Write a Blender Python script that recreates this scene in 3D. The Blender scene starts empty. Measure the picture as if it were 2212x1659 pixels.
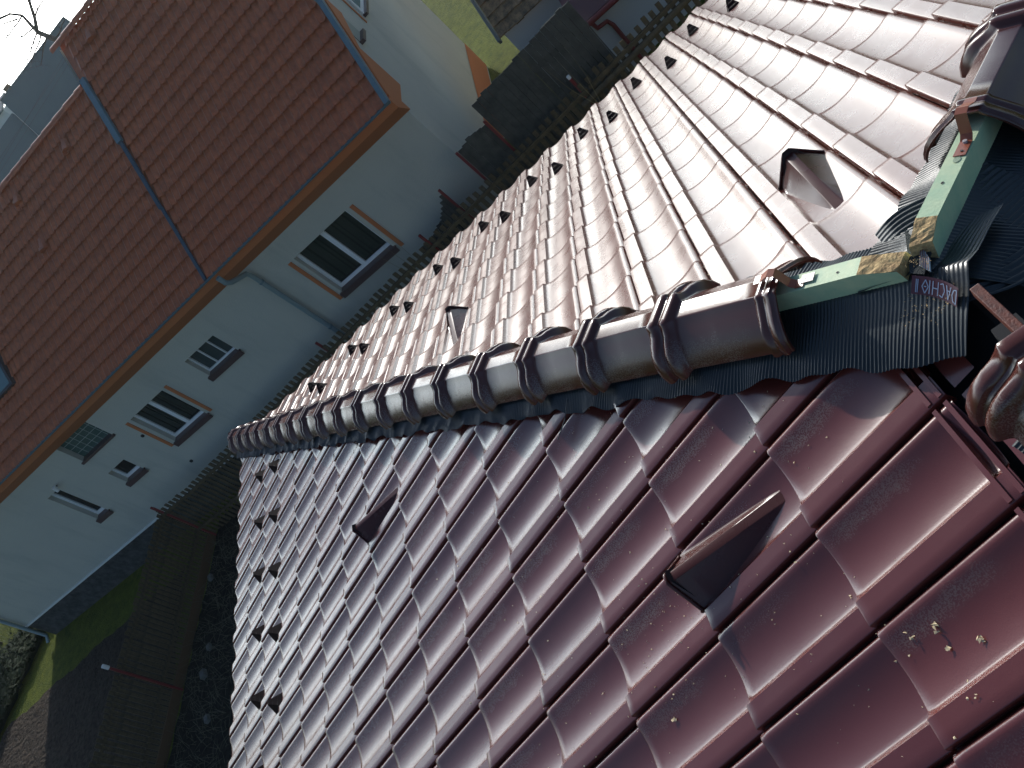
import bpy, bmesh, math, random
from mathutils import Vector, Matrix
from math import sin, cos, pi, sqrt, radians
random.seed(7)
SC = bpy.context.scene
COL = SC.collection
# ------------------------------------------------------------------ camera
cam = bpy.data.cameras.new('camera'); camo = bpy.data.objects.new('camera', cam); COL.objects.link(camo)
R = [(-0.20332376, -0.72199728, -0.66134664), (-0.63985574, 0.60924757, -0.4684037), (0.74111003, 0.32792885, -0.58584861)]
M = Matrix(((R[0][0], -R[1][0], -R[2][0]), (R[0][1], -R[1][1], -R[2][1]), (R[0][2], -R[1][2], -R[2][2])))
camo.matrix_world = Matrix.Translation((-1.46162, 0.22762, 1.74295)) @ M.to_4x4()
cam.sensor_width = 36.0; cam.lens = 36.0 * 1887.738 / 2212.0
cam.clip_start = 0.05; cam.clip_end = 3000
SC.camera = camo
# ------------------------------------------------------------------ light
SUN_AZ, SUN_EL = 14.0, 18.5
w = bpy.data.worlds.new("World"); SC.world = w; w.use_nodes = True
sk = w.node_tree.nodes.new('ShaderNodeTexSky'); sk.sky_type = 'NISHITA'; sk.sun_disc = False
sk.sun_elevation = radians(SUN_EL); sk.sun_rotation = radians(90 - SUN_AZ); sk.air_density = 1.0; sk.dust_density = 1.0; sk.ozone_density = 3.2
bg = w.node_tree.nodes['Background']; w.node_tree.links.new(sk.outputs[0], bg.inputs[0]); bg.inputs[1].default_value = 0.125
def hazy_glow():
    # bright winter haze low in the sky round the sun, added to the clear sky
    t = w.node_tree; N = t.nodes.new; L = t.links.new
    tc = N('ShaderNodeTexCoord'); nv = N('ShaderNodeVectorMath'); nv.operation = 'NORMALIZE'; L(tc.outputs['Generated'], nv.inputs[0])
    sp = N('ShaderNodeSeparateXYZ'); L(nv.outputs[0], sp.inputs[0])
    ab = N('ShaderNodeMath'); ab.operation = 'ABSOLUTE'; L(sp.outputs['Z'], ab.inputs[0])
    mr = N('ShaderNodeMapRange'); mr.inputs['From Min'].default_value = 0; mr.inputs['From Max'].default_value = GLOW_H; mr.inputs['To Min'].default_value = 1; mr.inputs['To Max'].default_value = 0; L(ab.outputs[0], mr.inputs['Value'])
    pw = N('ShaderNodeMath'); pw.operation = 'POWER'; L(mr.outputs[0], pw.inputs[0]); pw.inputs[1].default_value = 2.0
    dt = N('ShaderNodeVectorMath'); dt.operation = 'DOT_PRODUCT'; L(nv.outputs[0], dt.inputs[0]); aa = radians(SUN_AZ + 5); dt.inputs[1].default_value = (cos(aa), sin(aa), 0)
    m2 = N('ShaderNodeMapRange'); m2.inputs['From Min'].default_value = .45; m2.inputs['From Max'].default_value = 1.0; L(dt.outputs['Value'], m2.inputs['Value'])
    p2 = N('ShaderNodeMath'); p2.operation = 'POWER'; L(m2.outputs[0], p2.inputs[0]); p2.inputs[1].default_value = 1.6
    ml = N('ShaderNodeMath'); ml.operation = 'MULTIPLY'; L(pw.outputs[0], ml.inputs[0]); L(p2.outputs[0], ml.inputs[1])
    ms = N('ShaderNodeMath'); ms.operation = 'MULTIPLY'; L(ml.outputs[0], ms.inputs[0]); ms.inputs[1].default_value = GLOW_S
    cb = N('ShaderNodeVectorMath'); cb.operation = 'SCALE'; cb.inputs[0].default_value = (.82, .93, 1.0); L(ms.outputs[0], cb.inputs['Scale'])
    ad = N('ShaderNodeVectorMath'); ad.operation = 'ADD'; L(sk.outputs[0], ad.inputs[0]); L(cb.outputs[0], ad.inputs[1]); L(ad.outputs[0], bg.inputs[0])
GLOW_H, GLOW_S = .40, 84.0
hazy_glow()
sl = bpy.data.lights.new('sun', 'SUN'); sl.energy = 3.6; sl.angle = radians(0.6); sl.color = (1.0, 0.97, 0.92)
so = bpy.data.objects.new('sun', sl); COL.objects.link(so)
a, e = radians(SUN_AZ), radians(SUN_EL)
so.rotation_euler = Vector((cos(e)*cos(a), cos(e)*sin(a), sin(e))).to_track_quat('Z', 'Y').to_euler()
SC.view_settings.view_transform = 'Standard'; SC.view_settings.look = 'None'; SC.view_settings.exposure = 0.0; SC.view_settings.gamma = 1

# ------------------------------------------------------------------ materials
MATS = {}
def mat(name, col, rough=0.6, spec=0.5, metal=0.0, noise=None, bump=None, coat=0.0, ior=None, sheen=0):
    """noise=(scale, amount, col2) ; bump=(scale, strength, dist)"""
    m = bpy.data.materials.new(name); m.use_nodes = True; MATS[name] = m
    nt = m.node_tree; b = nt.nodes['Principled BSDF']
    b.inputs['Base Color'].default_value = (*col, 1); b.inputs['Roughness'].default_value = rough
    b.inputs['Metallic'].default_value = metal; b.inputs['Specular IOR Level'].default_value = spec
    b.inputs['Coat Weight'].default_value = coat
    tc = nt.nodes.new('ShaderNodeTexCoord')
    if noise:
        n = nt.nodes.new('ShaderNodeTexNoise'); n.inputs['Scale'].default_value = noise[0]; n.inputs['Detail'].default_value = 6
        n.inputs['Roughness'].default_value = 0.65
        nt.links.new(tc.outputs['Object'], n.inputs['Vector'])
        r = nt.nodes.new('ShaderNodeValToRGB'); r.color_ramp.elements[0].position = 0.5 - noise[1]/2; r.color_ramp.elements[1].position = 0.5 + noise[1]/2
        r.color_ramp.elements[0].color = (*col, 1); r.color_ramp.elements[1].color = (*noise[2], 1)
        nt.links.new(n.outputs['Fac'], r.inputs['Fac']); nt.links.new(r.outputs['Color'], b.inputs['Base Color'])
    if bump:
        n2 = nt.nodes.new('ShaderNodeTexNoise'); n2.inputs['Scale'].default_value = bump[0]; n2.inputs['Detail'].default_value = 4
        nt.links.new(tc.outputs['Object'], n2.inputs['Vector'])
        bp = nt.nodes.new('ShaderNodeBump'); bp.inputs['Strength'].default_value = bump[1]; bp.inputs['Distance'].default_value = bump[2]
        nt.links.new(n2.outputs['Fac'], bp.inputs['Height']); nt.links.new(bp.outputs['Normal'], b.inputs['Normal'])
    return m
def tile_material(name, base, base2, rough, dusty=True, spec=1.0):
    m = mat(name, base, rough, spec); nt = m.node_tree; b = nt.nodes['Principled BSDF']; L = nt.links
    N = lambda t: nt.nodes.new(t)
    tc = N('ShaderNodeTexCoord'); at = N('ShaderNodeAttribute'); at.attribute_name = 'rnd'
    mx = N('ShaderNodeMix'); mx.data_type = 'RGBA'; mx.inputs['A'].default_value = (*base, 1); mx.inputs['B'].default_value = (*base2, 1)
    L.new(at.outputs['Fac'], mx.inputs['Factor'])
    # fine speckle of dust and grit
    n1 = N('ShaderNodeTexNoise'); n1.inputs['Scale'].default_value = 260; n1.inputs['Detail'].default_value = 3; L.new(tc.outputs['Object'], n1.inputs['Vector'])
    n2 = N('ShaderNodeTexNoise'); n2.inputs['Scale'].default_value = 9; n2.inputs['Detail'].default_value = 5; L.new(tc.outputs['Object'], n2.inputs['Vector'])
    # dust patch in the pan, by the tile's own uv
    n3 = N('ShaderNodeTexNoise'); n3.inputs['Scale'].default_value = 22; n3.inputs['Detail'].default_value = 4; L.new(tc.outputs['Object'], n3.inputs['Vector'])
    va = N('ShaderNodeVectorMath'); va.operation = 'SCALE'; va.inputs['Scale'].default_value = .16; L.new(n3.outputs['Color'], va.inputs[0])
    vb = N('ShaderNodeVectorMath'); vb.operation = 'ADD'; L.new(tc.outputs['UV'], vb.inputs[0]); L.new(va.outputs[0], vb.inputs[1])
    uv = N('ShaderNodeSeparateXYZ'); L.new(vb.outputs[0], uv.inputs[0])
    def band(sock, c, wd, soft):
        s = N('ShaderNodeMath'); s.operation = 'SUBTRACT'; L.new(sock, s.inputs[0]); s.inputs[1].default_value = c
        ab = N('ShaderNodeMath'); ab.operation = 'ABSOLUTE'; L.new(s.outputs[0], ab.inputs[0])
        mr = N('ShaderNodeMapRange'); mr.inputs['From Min'].default_value = wd; mr.inputs['From Max'].default_value = wd + soft
        mr.inputs['To Min'].default_value = 1; mr.inputs['To Max'].default_value = 0; L.new(ab.outputs[0], mr.inputs['Value']); return mr.outputs[0]
    def mul(a_, b_):
        q = N('ShaderNodeMath'); q.operation = 'MULTIPLY'; L.new(a_, q.inputs[0])
        if isinstance(b_, (int, float)): q.inputs[1].default_value = b_
        else: L.new(b_, q.inputs[1])
        return q.outputs[0]
    nz = N('ShaderNodeMapRange'); nz.inputs['From Min'].default_value = .45; nz.inputs['From Max'].default_value = .62; L.new(n1.outputs['Fac'], nz.inputs['Value'])
    ny = N('ShaderNodeMapRange'); ny.inputs['From Min'].default_value = .38; ny.inputs['From Max'].default_value = .62; L.new(n2.outputs['Fac'], ny.inputs['Value'])
    if dusty:
        d = mul(mul(band(uv.outputs['X'], .87, .02, .085), band(uv.outputs['Y'], .44, .20, .20)), mul(nz.outputs[0], at.outputs['Fac']))
        d = mul(d, .62)
    else:
        d = mul(mul(band(uv.outputs['X'], .16, .045, .06), band(uv.outputs['Y'], .5, .2, .2)), mul(nz.outputs[0], ny.outputs[0]))
        d = mul(d, .5 if dusty is False else .06)
    dm = N('ShaderNodeMix'); dm.data_type = 'RGBA'; L.new(d, dm.inputs['Factor']); L.new(mx.outputs['Result'], dm.inputs['A']); dm.inputs['B'].default_value = (.27, .22, .17, 1)
    L.new(dm.outputs['Result'], b.inputs['Base Color'])
    rr = N('ShaderNodeMapRange'); rr.inputs['To Min'].default_value = rough - .05; rr.inputs['To Max'].default_value = rough + .07; L.new(n2.outputs['Fac'], rr.inputs['Value'])
    ra = N('ShaderNodeMath'); ra.operation = 'MULTIPLY_ADD'; L.new(d, ra.inputs[0]); ra.inputs[1].default_value = .5; L.new(rr.outputs[0], ra.inputs[2])
    L.new(ra.outputs[0], b.inputs['Roughness'])
    bp = N('ShaderNodeBump'); bp.inputs['Strength'].default_value = .10; bp.inputs['Distance'].default_value = .002; L.new(n1.outputs['Fac'], bp.inputs['Height'])
    bp2 = N('ShaderNodeBump'); bp2.inputs['Strength'].default_value = .035; bp2.inputs['Distance'].default_value = .01; L.new(n2.outputs['Fac'], bp2.inputs['Height']); L.new(bp.outputs['Normal'], bp2.inputs['Normal'])
    L.new(bp2.outputs['Normal'], b.inputs['Normal'])
    return m
M_TILE = tile_material('engobed_tile', (.110, .021, .0165), (.155, .034, .026), .22, spec=1.0)
M_TILE2 = tile_material('engobed_tile_clean', (.120, .030, .020), (.155, .042, .029), .27, dusty=None, spec=.8)
M_CAP = tile_material('glazed_cap', (.070, .019, .013), (.095, .026, .018), .18, dusty=False, spec=.6)
M_DARK = mat('underlay', (.012, .012, .014), .8)
M_FLASH = mat('flashing_grey', (.026, .031, .033), .34, .5, bump=(60, .15, .004))
M_GUARD = mat('snow_guard_metal', (.020, .009, .009), .5, .12)
M_GREEN = mat('impregnated_wood', (.62, .68, .42), .65, noise=(14, .6, (.30, .50, .33)), bump=(90, .4, .002))
M_RAW = mat('raw_sawn_wood', (.72, .50, .22), .8, noise=(45, .4, (.30, .17, .07)), bump=(120, .8, .004))
M_CLIP = mat('painted_steel_clip', (.30, .085, .045), .35, .5)
M_PLATE = mat('bright_steel', (.42, .38, .38), .5, .4, metal=.2)
M_RUST = mat('red_steel_rail', (.19, .045, .022), .5, .5, noise=(60, .3, (.10, .03, .02)), bump=(200, .5, .002))
M_CHIP = mat('wood_chip', (.75, .60, .36), .8)
M_WALL = mat('white_render', (.55, .53, .45), .9, .2, bump=(45, .6, .012), noise=(.8, .6, (.48, .47, .41)))
def streaks(m, col, amt):
    nt_ = m.node_tree; b = nt_.nodes['Principled BSDF']; src = b.inputs['Base Color'].links[0].from_socket
    tc = nt_.nodes.new('ShaderNodeTexCoord'); mp = nt_.nodes.new('ShaderNodeMapping'); mp.inputs['Scale'].default_value = (1.6, 1.6, .35)
    n = nt_.nodes.new('ShaderNodeTexNoise'); n.inputs['Scale'].default_value = 1.0; n.inputs['Detail'].default_value = 7; n.inputs['Roughness'].default_value = .7
    nt_.links.new(tc.outputs['Object'], mp.inputs[0]); nt_.links.new(mp.outputs[0], n.inputs['Vector'])
    r = nt_.nodes.new('ShaderNodeMapRange'); r.inputs['From Min'].default_value = .5; r.inputs['From Max'].default_value = .8; r.inputs['To Max'].default_value = amt; nt_.links.new(n.outputs['Fac'], r.inputs['Value'])
    mx = nt_.nodes.new('ShaderNodeMix'); mx.data_type = 'RGBA'; nt_.links.new(r.outputs[0], mx.inputs['Factor']); nt_.links.new(src, mx.inputs['A']); mx.inputs['B'].default_value = (*col, 1); nt_.links.new(mx.outputs['Result'], b.inputs['Base Color'])
streaks(M_WALL, (.30, .32, .28), .55)
M_PLINTH = mat('grey_plinth', (.085, .09, .09), .9, .2, noise=(6, .3, (.035, .04, .04)), bump=(10, .8, .03))
M_OCHRE = mat('ochre_paint', (.50, .17, .065), .75, .3, bump=(50, .2, .006))
M_ZINC = mat('painted_gutter', (.10, .165, .19), .45, .5, noise=(6, .4, (.14, .21, .24)))
M_ZINC2 = mat('galvanised_pipe', (.23, .30, .31), .4, .5)
M_CLAY = mat('clay_tile', (.53, .150, .052), .45, .6, noise=(7, .35, (.32, .095, .038)), bump=(30, .2, .006))
M_WHITE = mat('white_window_frame', (.78, .80, .80), .35)
M_GLASS = mat('dark_window_glass', (.012, .018, .018), .06, .5)
M_CURT = mat('net_curtain', (.16, .19, .18), .9)
M_SILL = mat('dark_sill', (.09, .055, .055), .4)
M_GBLOCK = mat('glass_block', (.05, .10, .09), .15)
M_JOINT = mat('joint', (.30, .36, .33), .8)
M_WOOD = mat('weathered_wood', (.14, .108, .062), .9, .2, noise=(8, .3, (.07, .056, .038)), bump=(40, .4, .006))
M_BOARD = mat('old_dark_boards', (.10, .10, .085), .9, .2, noise=(5, .3, (.055, .055, .05)), bump=(40, .4, .006))
M_RED = mat('red_paint', (.19, .022, .022), .5)
M_CREAM = mat('white_post_cap', (.75, .75, .72), .5)
M_GRASS = mat('grass', (.15, .17, .025), .95, .1, noise=(5, .45, (.06, .085, .015)), bump=(25, 1.0, .06))
M_SOIL = mat('soil', (.085, .066, .05), .95, .1, noise=(10, .35, (.035, .027, .02)), bump=(9, 1.0, .15))
M_LEAF = mat('leaf', (.08, .12, .02), .7, noise=(4, .4, (.045, .08, .015)))
M_BARK = mat('bark', (.10, .085, .065), .9, noise=(20, .4, (.06, .05, .04)))
M_BARN = mat('grey_slates', (.085, .14, .14), .85, noise=(.8, .4, (.075, .125, .13)))
M_OLD = mat('old_clay_tile', (.42, .26, .13), .9, noise=(8, .35, (.10, .075, .05)), bump=(20, .5, .02))
M_WHITEW = mat('old_white_wall', (.55, .58, .58), .9)
M_CONC = mat('rubble_concrete', (.17, .18, .16), .9, noise=(15, .4, (.09, .09, .08)))
M_BLACK = mat('black_plastic', (.02, .02, .02), .5)

# ------------------------------------------------------------------ helpers
def tagit(o, label=None, cat=None, group=None, kind=None):
    if label: o['label'] = label
    if cat: o['category'] = cat
    if group: o['group'] = group
    if kind: o['kind'] = kind
    return o
def empty(name, loc, label=None, cat=None, group=None):
    o = bpy.data.objects.new(name, None); o.empty_display_size = .2; COL.objects.link(o); o.location = loc
    return tagit(o, label, cat, group)
def link(name, me, parent=None, mtx=None):
    o = bpy.data.objects.new(name, me); COL.objects.link(o)
    if parent is not None:
        o.parent = parent
        o.matrix_parent_inverse = Matrix.Translation(-parent_world(parent))
    if mtx is not None: o.matrix_basis = mtx
    return o
def parent_world(p):
    v = Vector(p.location)
    return v
class MB:
    def __init__(s): s.v = []; s.f = []; s.uv = {}; s.r = []; s.mi = []; s.cur = 0; s.rnd = .5
    def vert(s, p, uv=None):
        s.v.append(tuple(p)); s.r.append(s.rnd)
        if uv: s.uv[len(s.v)-1] = uv
        return len(s.v)-1
    def face(s, f): s.f.append(tuple(f)); s.mi.append(s.cur)
    def grid(s, rows):
        n = len(rows[0])
        for i in range(len(rows)-1):
            for j in range(n-1): s.face((rows[i][j], rows[i][j+1], rows[i+1][j+1], rows[i+1][j]))
    def box(s, o, x, y, z):
        """box from corner o with edge vectors x,y,z"""
        o, x, y, z = map(Vector, (o, x, y, z))
        c = [s.vert(o + x*i + y*j + z*k) for k in (0, 1) for j in (0, 1) for i in (0, 1)]
        for f in ((0, 2, 3, 1), (4, 5, 7, 6), (0, 1, 5, 4), (2, 6, 7, 3), (0, 4, 6, 2), (1, 3, 7, 5)): s.face([c[i] for i in f])
    def tube(s, pts, rad, n=8, cap=True):
        pts = [Vector(p) for p in pts]; rings = []
        up = None
        for i, p in enumerate(pts):
            d = (pts[min(i+1, len(pts)-1)] - pts[max(i-1, 0)]).normalized()
            if up is None: up = d.orthogonal().normalized()
            up = (up - d*up.dot(d)).normalized(); sd = d.cross(up)
            r = rad[i] if isinstance(rad, (list, tuple)) else rad
            rings.append([s.vert(p + (up*cos(2*pi*k/n) + sd*sin(2*pi*k/n))*r) for k in range(n)])
        for i in range(len(rings)-1):
            for k in range(n): s.face((rings[i][k], rings[i][(k+1) % n], rings[i+1][(k+1) % n], rings[i+1][k]))
        if cap: s.face(rings[0][::-1]); s.face(rings[-1])
    def prism(s, poly, ext):
        """closed polygon (list of 3-D points) extruded by ext"""
        a_ = [s.vert(p) for p in poly]; b_ = [s.vert(Vector(p)+Vector(ext)) for p in poly]; n = len(poly)
        s.face(a_[::-1]); s.face(b_)
        for i in range(n): s.face((a_[i], a_[(i+1) % n], b_[(i+1) % n], b_[i]))
    def mesh(s, name, mats, smooth=None, bevel=None, clips=None):
        me = bpy.data.meshes.new(name); me.from_pydata(s.v, [], s.f)
        if not isinstance(mats, (list, tuple)): mats = [mats]
        for m in mats: me.materials.append(m)
        me.polygons.foreach_set('material_index', s.mi)
        if s.uv:
            ul = me.uv_layers.new(name='UVMap')
            for lp in me.loops: ul.data[lp.index].uv = s.uv.get(lp.vertex_index, (0, 0))
        at = me.attributes.new('rnd', 'FLOAT', 'POINT'); at.data.foreach_set('value', s.r)
        bm = bmesh.new(); bm.from_mesh(me)
        if clips:
            for co, no in clips:
                bmesh.ops.bisect_plane(bm, geom=bm.verts[:]+bm.edges[:]+bm.faces[:], plane_co=co, plane_no=no, clear_outer=True)
        if not s.uv: bmesh.ops.recalc_face_normals(bm, faces=bm.faces[:])
        if bevel: bmesh.ops.bevel(bm, geom=bm.edges[:], offset=bevel, segments=2, affect='EDGES', profile=.5)
        bm.to_mesh(me); bm.free()
        if smooth is not None:
            me.polygons.foreach_set('use_smooth', [True]*len(me.polygons)); me.set_sharp_from_angle(angle=radians(smooth))
        me.update(); return me
    def build(s, name, mats, parent=None, smooth=None, bevel=None, clips=None):
        return link(name, s.mesh(name, mats, smooth, bevel, clips), parent)

# ------------------------------------------------------------------ our hip roof (apex at the origin)
TH = 0.36375350665; ST, CT, TT = sin(TH), cos(TH), math.tan(TH)
G = 0.44684306; W = 0.30
AX, AS, BY, BS, S = -0.19563850, 0.23263992, -0.09191555, 0.81438534, 6.4852096
GB = (S - BS) / 12.85
LL = S*CT
CD = -0.032
def PA(x, s, n=0): return Vector((x, s*CT + n*ST, -s*ST + n*CT))
def PB(y, s, n=0): return Vector((s*CT + n*ST, y, -s*ST + n*CT))
def PC(x, s, n=0): return Vector((x, -(s*CT + n*ST), -s*ST + n*CT + CD))
PROF = [(.0, -.030), (.0, -.004), (.0012, -.0012), (.004, .0), (.033, .0), (.0665, .0), (.0695, -.0035), (.0755, -.0115), (.0800, -.0160), (0.0865, -0.0188), (0.0960, -0.0211), (0.1080, -0.0234), (0.1220, -0.0255), (0.1380, -0.0270), (0.1550, -0.0275), (0.1720, -0.0270), (0.1900, -0.0253), (0.2080, -0.0224), (0.2260, -0.0183), (0.2420, -0.0137), (0.2550, -0.0093), (.265, -.0062), (.274, -.0050), (.2830, -.0080), (.2895, -.015), (.2910, -.036), (.304, -.042)]
def pan(u):
    for (a_, b_), (c_, d_) in zip(PROF[2:-1], PROF[3:-1]):
        if a_ <= u <= c_: return b_ + (d_-b_)*(u-a_)/(c_-a_+1e-9)
    return 0
STEP = .024
DROWS = [(0, -.024), (0, -.0035), (.0012, -.0012), (.004, 0), (.03, 0), (.13, 0), (.24, 0), (.35, 0), (.475, 0)]
def tiles(F, cols, rows, g, skip=None, top=None):
    """F(c,k,u,d,n)->point ; one mesh of interlocking tiles"""
    mb = MB(); rg = random.Random(3)
    for k in rows:
        for c in cols:
            if skip and skip(c, k): continue
            mb.rnd = rg.random(); jn = rg.uniform(-.0016, .0016); jd = rg.uniform(-.004, .004); jt = rg.uniform(-.010, .010)
            R_ = []
            for d, dn in DROWS:
                row = []
                dd = d if d < .4 else g + .028
                for u, n in PROF:
                    nn = (n if dn > -.01 else min(n, 0) ) + dn + jn - STEP*dd/g + jt*(u-.15)
                    row.append(mb.vert(F(c, k, u, dd + jd, nn), (u/W, d/G)))
                R_.append(row)
            mb.grid(R_)
            # head rim of the tile (visible on the uppermost course only)
            if top is not None and k == top:
                for (d0, d1, h) in ((g-.020, g-.008, .010), (g+.012, g+.024, .006)):
                    n0 = -.044
                    cs = [mb.vert(F(c, k, u_, d_, n_)) for (u_, d_, n_) in ((.004, d0, n0), (.285, d0, n0), (.285, d1, n0), (.004, d1, n0), (.004, d0, n0+h+.018), (.285, d0, n0+h+.018), (.285, d1, n0+h+.018), (.004, d1, n0+h+.018))]
                    for f in ((0, 1, 2, 3), (7, 6, 5, 4), (0, 4, 5, 1), (2, 6, 7, 3), (0, 3, 7, 4), (1, 5, 6, 2)): mb.face([cs[i] for i in f])
    return mb
XL = -4.2
house = empty('hip_roofed_house', (0, 0, -7.5), 'hip roof of new dark red glazed tiles in the foreground with unfinished ridge', 'house')
hip1 = ((0, 0, 0), (1, -1, 0))     # keep x<=y
FA = lambda c, k, u, d, n: PA(AX - c*W + u, AS + k*G - d, n)
ma = tiles(FA, range(-21, 13), range(1, 15), G, skip=lambda c, k: (AX-c*W) > (AS+k*G)*CT + .3, top=1)
o = ma.build('tiled_slope', M_TILE, house, smooth=38, clips=[((0, 0, 0), (1, -1, 0)), ((XL, 0, 0), (-1, 0, 0))])
o['label'] = 'sunlit long roof slope of purple brown tiles in the lower right'
FB = lambda c, k, u, d, n: PB(BY + c*W - u, BS + k*GB - d, n)
mbt = tiles(FB, range(-22, 23), range(-2, 14), GB, skip=lambda c, k: abs(BY+c*W-.15) > (BS+k*GB)*CT + .4)
o = mbt.build('tiled_slope', M_TILE2, house, smooth=38, clips=[((0, 0, 0), (-1, 1, 0)), ((.085, 0, 0), (-1, -1, 0))])
o['label'] = 'glaring hip end slope of tiles in the upper right'
FC = lambda c, k, u, d, n: PC(AX - c*W - u, AS + k*G - d, n)
mct = tiles(FC, range(-22, 13), range(1, 15), G, skip=lambda c, k: (AX-c*W-.3) > (AS+k*G)*CT + .3)
o = mct.build('tiled_slope', M_TILE, house, smooth=38, clips=[((.085, 0, 0), (1, 1, 0)), ((XL, 0, 0), (-1, 0, 0))])
o['label'] = 'far roof slope beyond the ridge'
# narrow strips of cut tile between the top course and the ridge
mb = MB(); rg = random.Random(5)
for c in range(-1, 12):
    x0 = AX - c*W - .004
    mb.rnd = rg.random()
    rows = []
    for s_ in (.185, .183, .12):
        rows.append([mb.vert(PA(x0 + u, s_, -.040 - (.012 if s_ > .184 else 0) + .003*sin(u*40)), (u/W, .9)) for u in (.008, .06, .12, .18, .24, .285)])
    mb.grid(rows)
mb.build('cut_tile_strip', M_TILE, house, smooth=38, clips=[((0, 0, 0), (1, -1, 0))])
# dark underlay below the tiles, walls and soffit
mb = MB(); n_ = -.10
A0, B0, D0 = PA(LL, S, n_), PA(XL, S, n_), PC(XL, S, n_); E0 = PC(LL, S, n_)
q = [mb.vert(p) for p in (A0, B0, D0, E0, Vector((XL, 0, n_-.01)), Vector((.0, 0, n_-.01)))]
mb.face((q[0], q[5], q[4], q[1])); mb.face((q[2], q[4], q[5], q[3])); mb.face((q[0], q[3], q[5])); mb.face((q[0], q[1], q[2], q[3]))
mb.build('underlay', M_DARK, house)
mb = MB(); ov = .45
mb.box((XL, -LL+ov, -7.5), (LL-ov-XL, 0, 0), (0, 2*(LL-ov), 0), (0, 0, 7.5-2.45)); mb.build('wall', M_WALL, house)
# eaves gutter
for nm, pts in (('gutter', [(LL+.02, -LL, -2.42), (LL+.02, LL, -2.42)]), ('gutter', [(XL, LL+.02, -2.42), (LL, LL+.02, -2.42)])):
    mb = MB(); mb.tube(pts, .05, 10); mb.build(nm, M_CLIP, house, smooth=50)

# ---- hip frames
hd = Vector((1, 1, -TT)).normalized(); la = Vector((1, -1, 0)).normalized(); nt = hd.cross(la);  nt = nt if nt.z > 0 else -nt
hb = Vector((1, -1, -TT)).normalized(); lb = Vector((1, 1, 0)).normalized(); nb = lb.cross(hb);  nb = nb if nb.z > 0 else -nb
H1 = lambda t, l, h: hd*t + la*l + nt*h          # lateral + = hip end side
H2 = lambda t, l, h: hb*t + lb*(l+.062) + nb*h
HR = lambda t, l, h: Vector((-t, l, h))          # ridge running away from the apex (lateral + = main slope)
# cap cross-sections, half: (lateral, height)
BODY = [(0, .130), (.0255, .130), (.0300, .1294), (.0325, .1275), (.037, .1215), (.062, .104), (.088, .083), (.110, .061), (.127, .038), (.137, .016), (.139, .003)]
COLL = [(0, .156), (.040, .156), (.057, .1555), (.062, .152), (.068, .141), (.084, .124), (.110, .112), (.136, .096), (.158, .070), (.174, .038), (.180, .002)]
TS = [(.000, .30), (.000, .92), (.006, 1.0), (.026, 1.02), (.036, .92), (.041, .66), (.048, .60), (.055, .66), (.060, .82), (.068, .86), (.082, .84), (.090, .66), (.096, .25), (.102, .04), (.110, 0), (.24, -.02), (.36, -.05), (.425, -.06),
      (.430, .10), (.436, .26), (.450, .28), (.458, .16), (.464, .14), (.470, .26), (.486, .26), (.492, .02), (.500, .0), (.500, -.16)]
def cap_mesh(name, seed):
    mb = MB(); rg = random.Random(seed); mb.rnd = rg.random(); rows = []
    for t, w_ in TS:
        row = []
        for sgn, rng in ((-1, range(len(BODY)-1, 0, -1)), (1, range(len(BODY)))):
            for i in rng:
                bl, bh = BODY[i]; cl, ch = COLL[i]
                l = bl + (cl-bl)*w_; h = bh + (ch-bh)*w_
                row.append(mb.vert((t, sgn*l, h), ((sgn*l+.2)/.4*.6 if sgn < 0 else .9, t/.5)))
        rows.append(row)
    mb.grid(rows)
    me = mb.mesh(name, M_CAP, smooth=42)
    return me
CAPS = [cap_mesh('hip_cap_%d' % i, i) for i in range(3)]
for m_ in CAPS: m_.name = 'hip_cap'
def frame_matrix(Fn, t0, sgn=1):
    o_ = Fn(t0, 0, 0); x = (Fn(t0-sgn, 0, 0) - o_).normalized(); y = (Fn(t0, 1, 0) - o_).normalized(); z = (Fn(t0, 0, 1) - o_).normalized()
    return Matrix(((x.x, y.x, z.x, o_.x), (x.y, y.y, z.y, o_.y), (x.z, y.z, z.z, o_.z), (0, 0, 0, 1)))
rg = random.Random(11)
def put_cap(Fn, t, i, lab=None):
    o_ = link('hip_cap', CAPS[i % 3], house)
    o_.matrix_basis = frame_matrix(Fn, t) @ Matrix.Rotation(rg.uniform(-.006, .006), 4, 'Z') @ Matrix.Translation((0, rg.uniform(-.002, .002), rg.uniform(-.001, .002)))
    return o_
for i in range(18):
    o_ = put_cap(H1, .965 + .4605*i, i)
    if i == 0: o_.matrix_basis = o_.matrix_basis @ Matrix.Diagonal((1.07, 1.03, 1.0, 1.0))
for i in range(17): put_cap(H2, .965 + .4605*i, i+1)
# starter end disc at the eaves corner of the front hip
mb = MB(); q = [mb.vert(H1(8.86, s_*l, h)) for s_, sec in ((-1, BODY[::-1]), (1, BODY[1:])) for l, h in sec]; mb.face(q)
mb.build('cap_end_disc', M_CAP, house)
for i in range(7):
    o_ = link('ridge_cap', CAPS[i % 3], house)
    # ridge caps: collar towards the apex
    o_.matrix_basis = Matrix.Translation((-.335 - .4605*i, 0, -.005)) @ Matrix.Rotation(pi, 4, 'Z')
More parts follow.
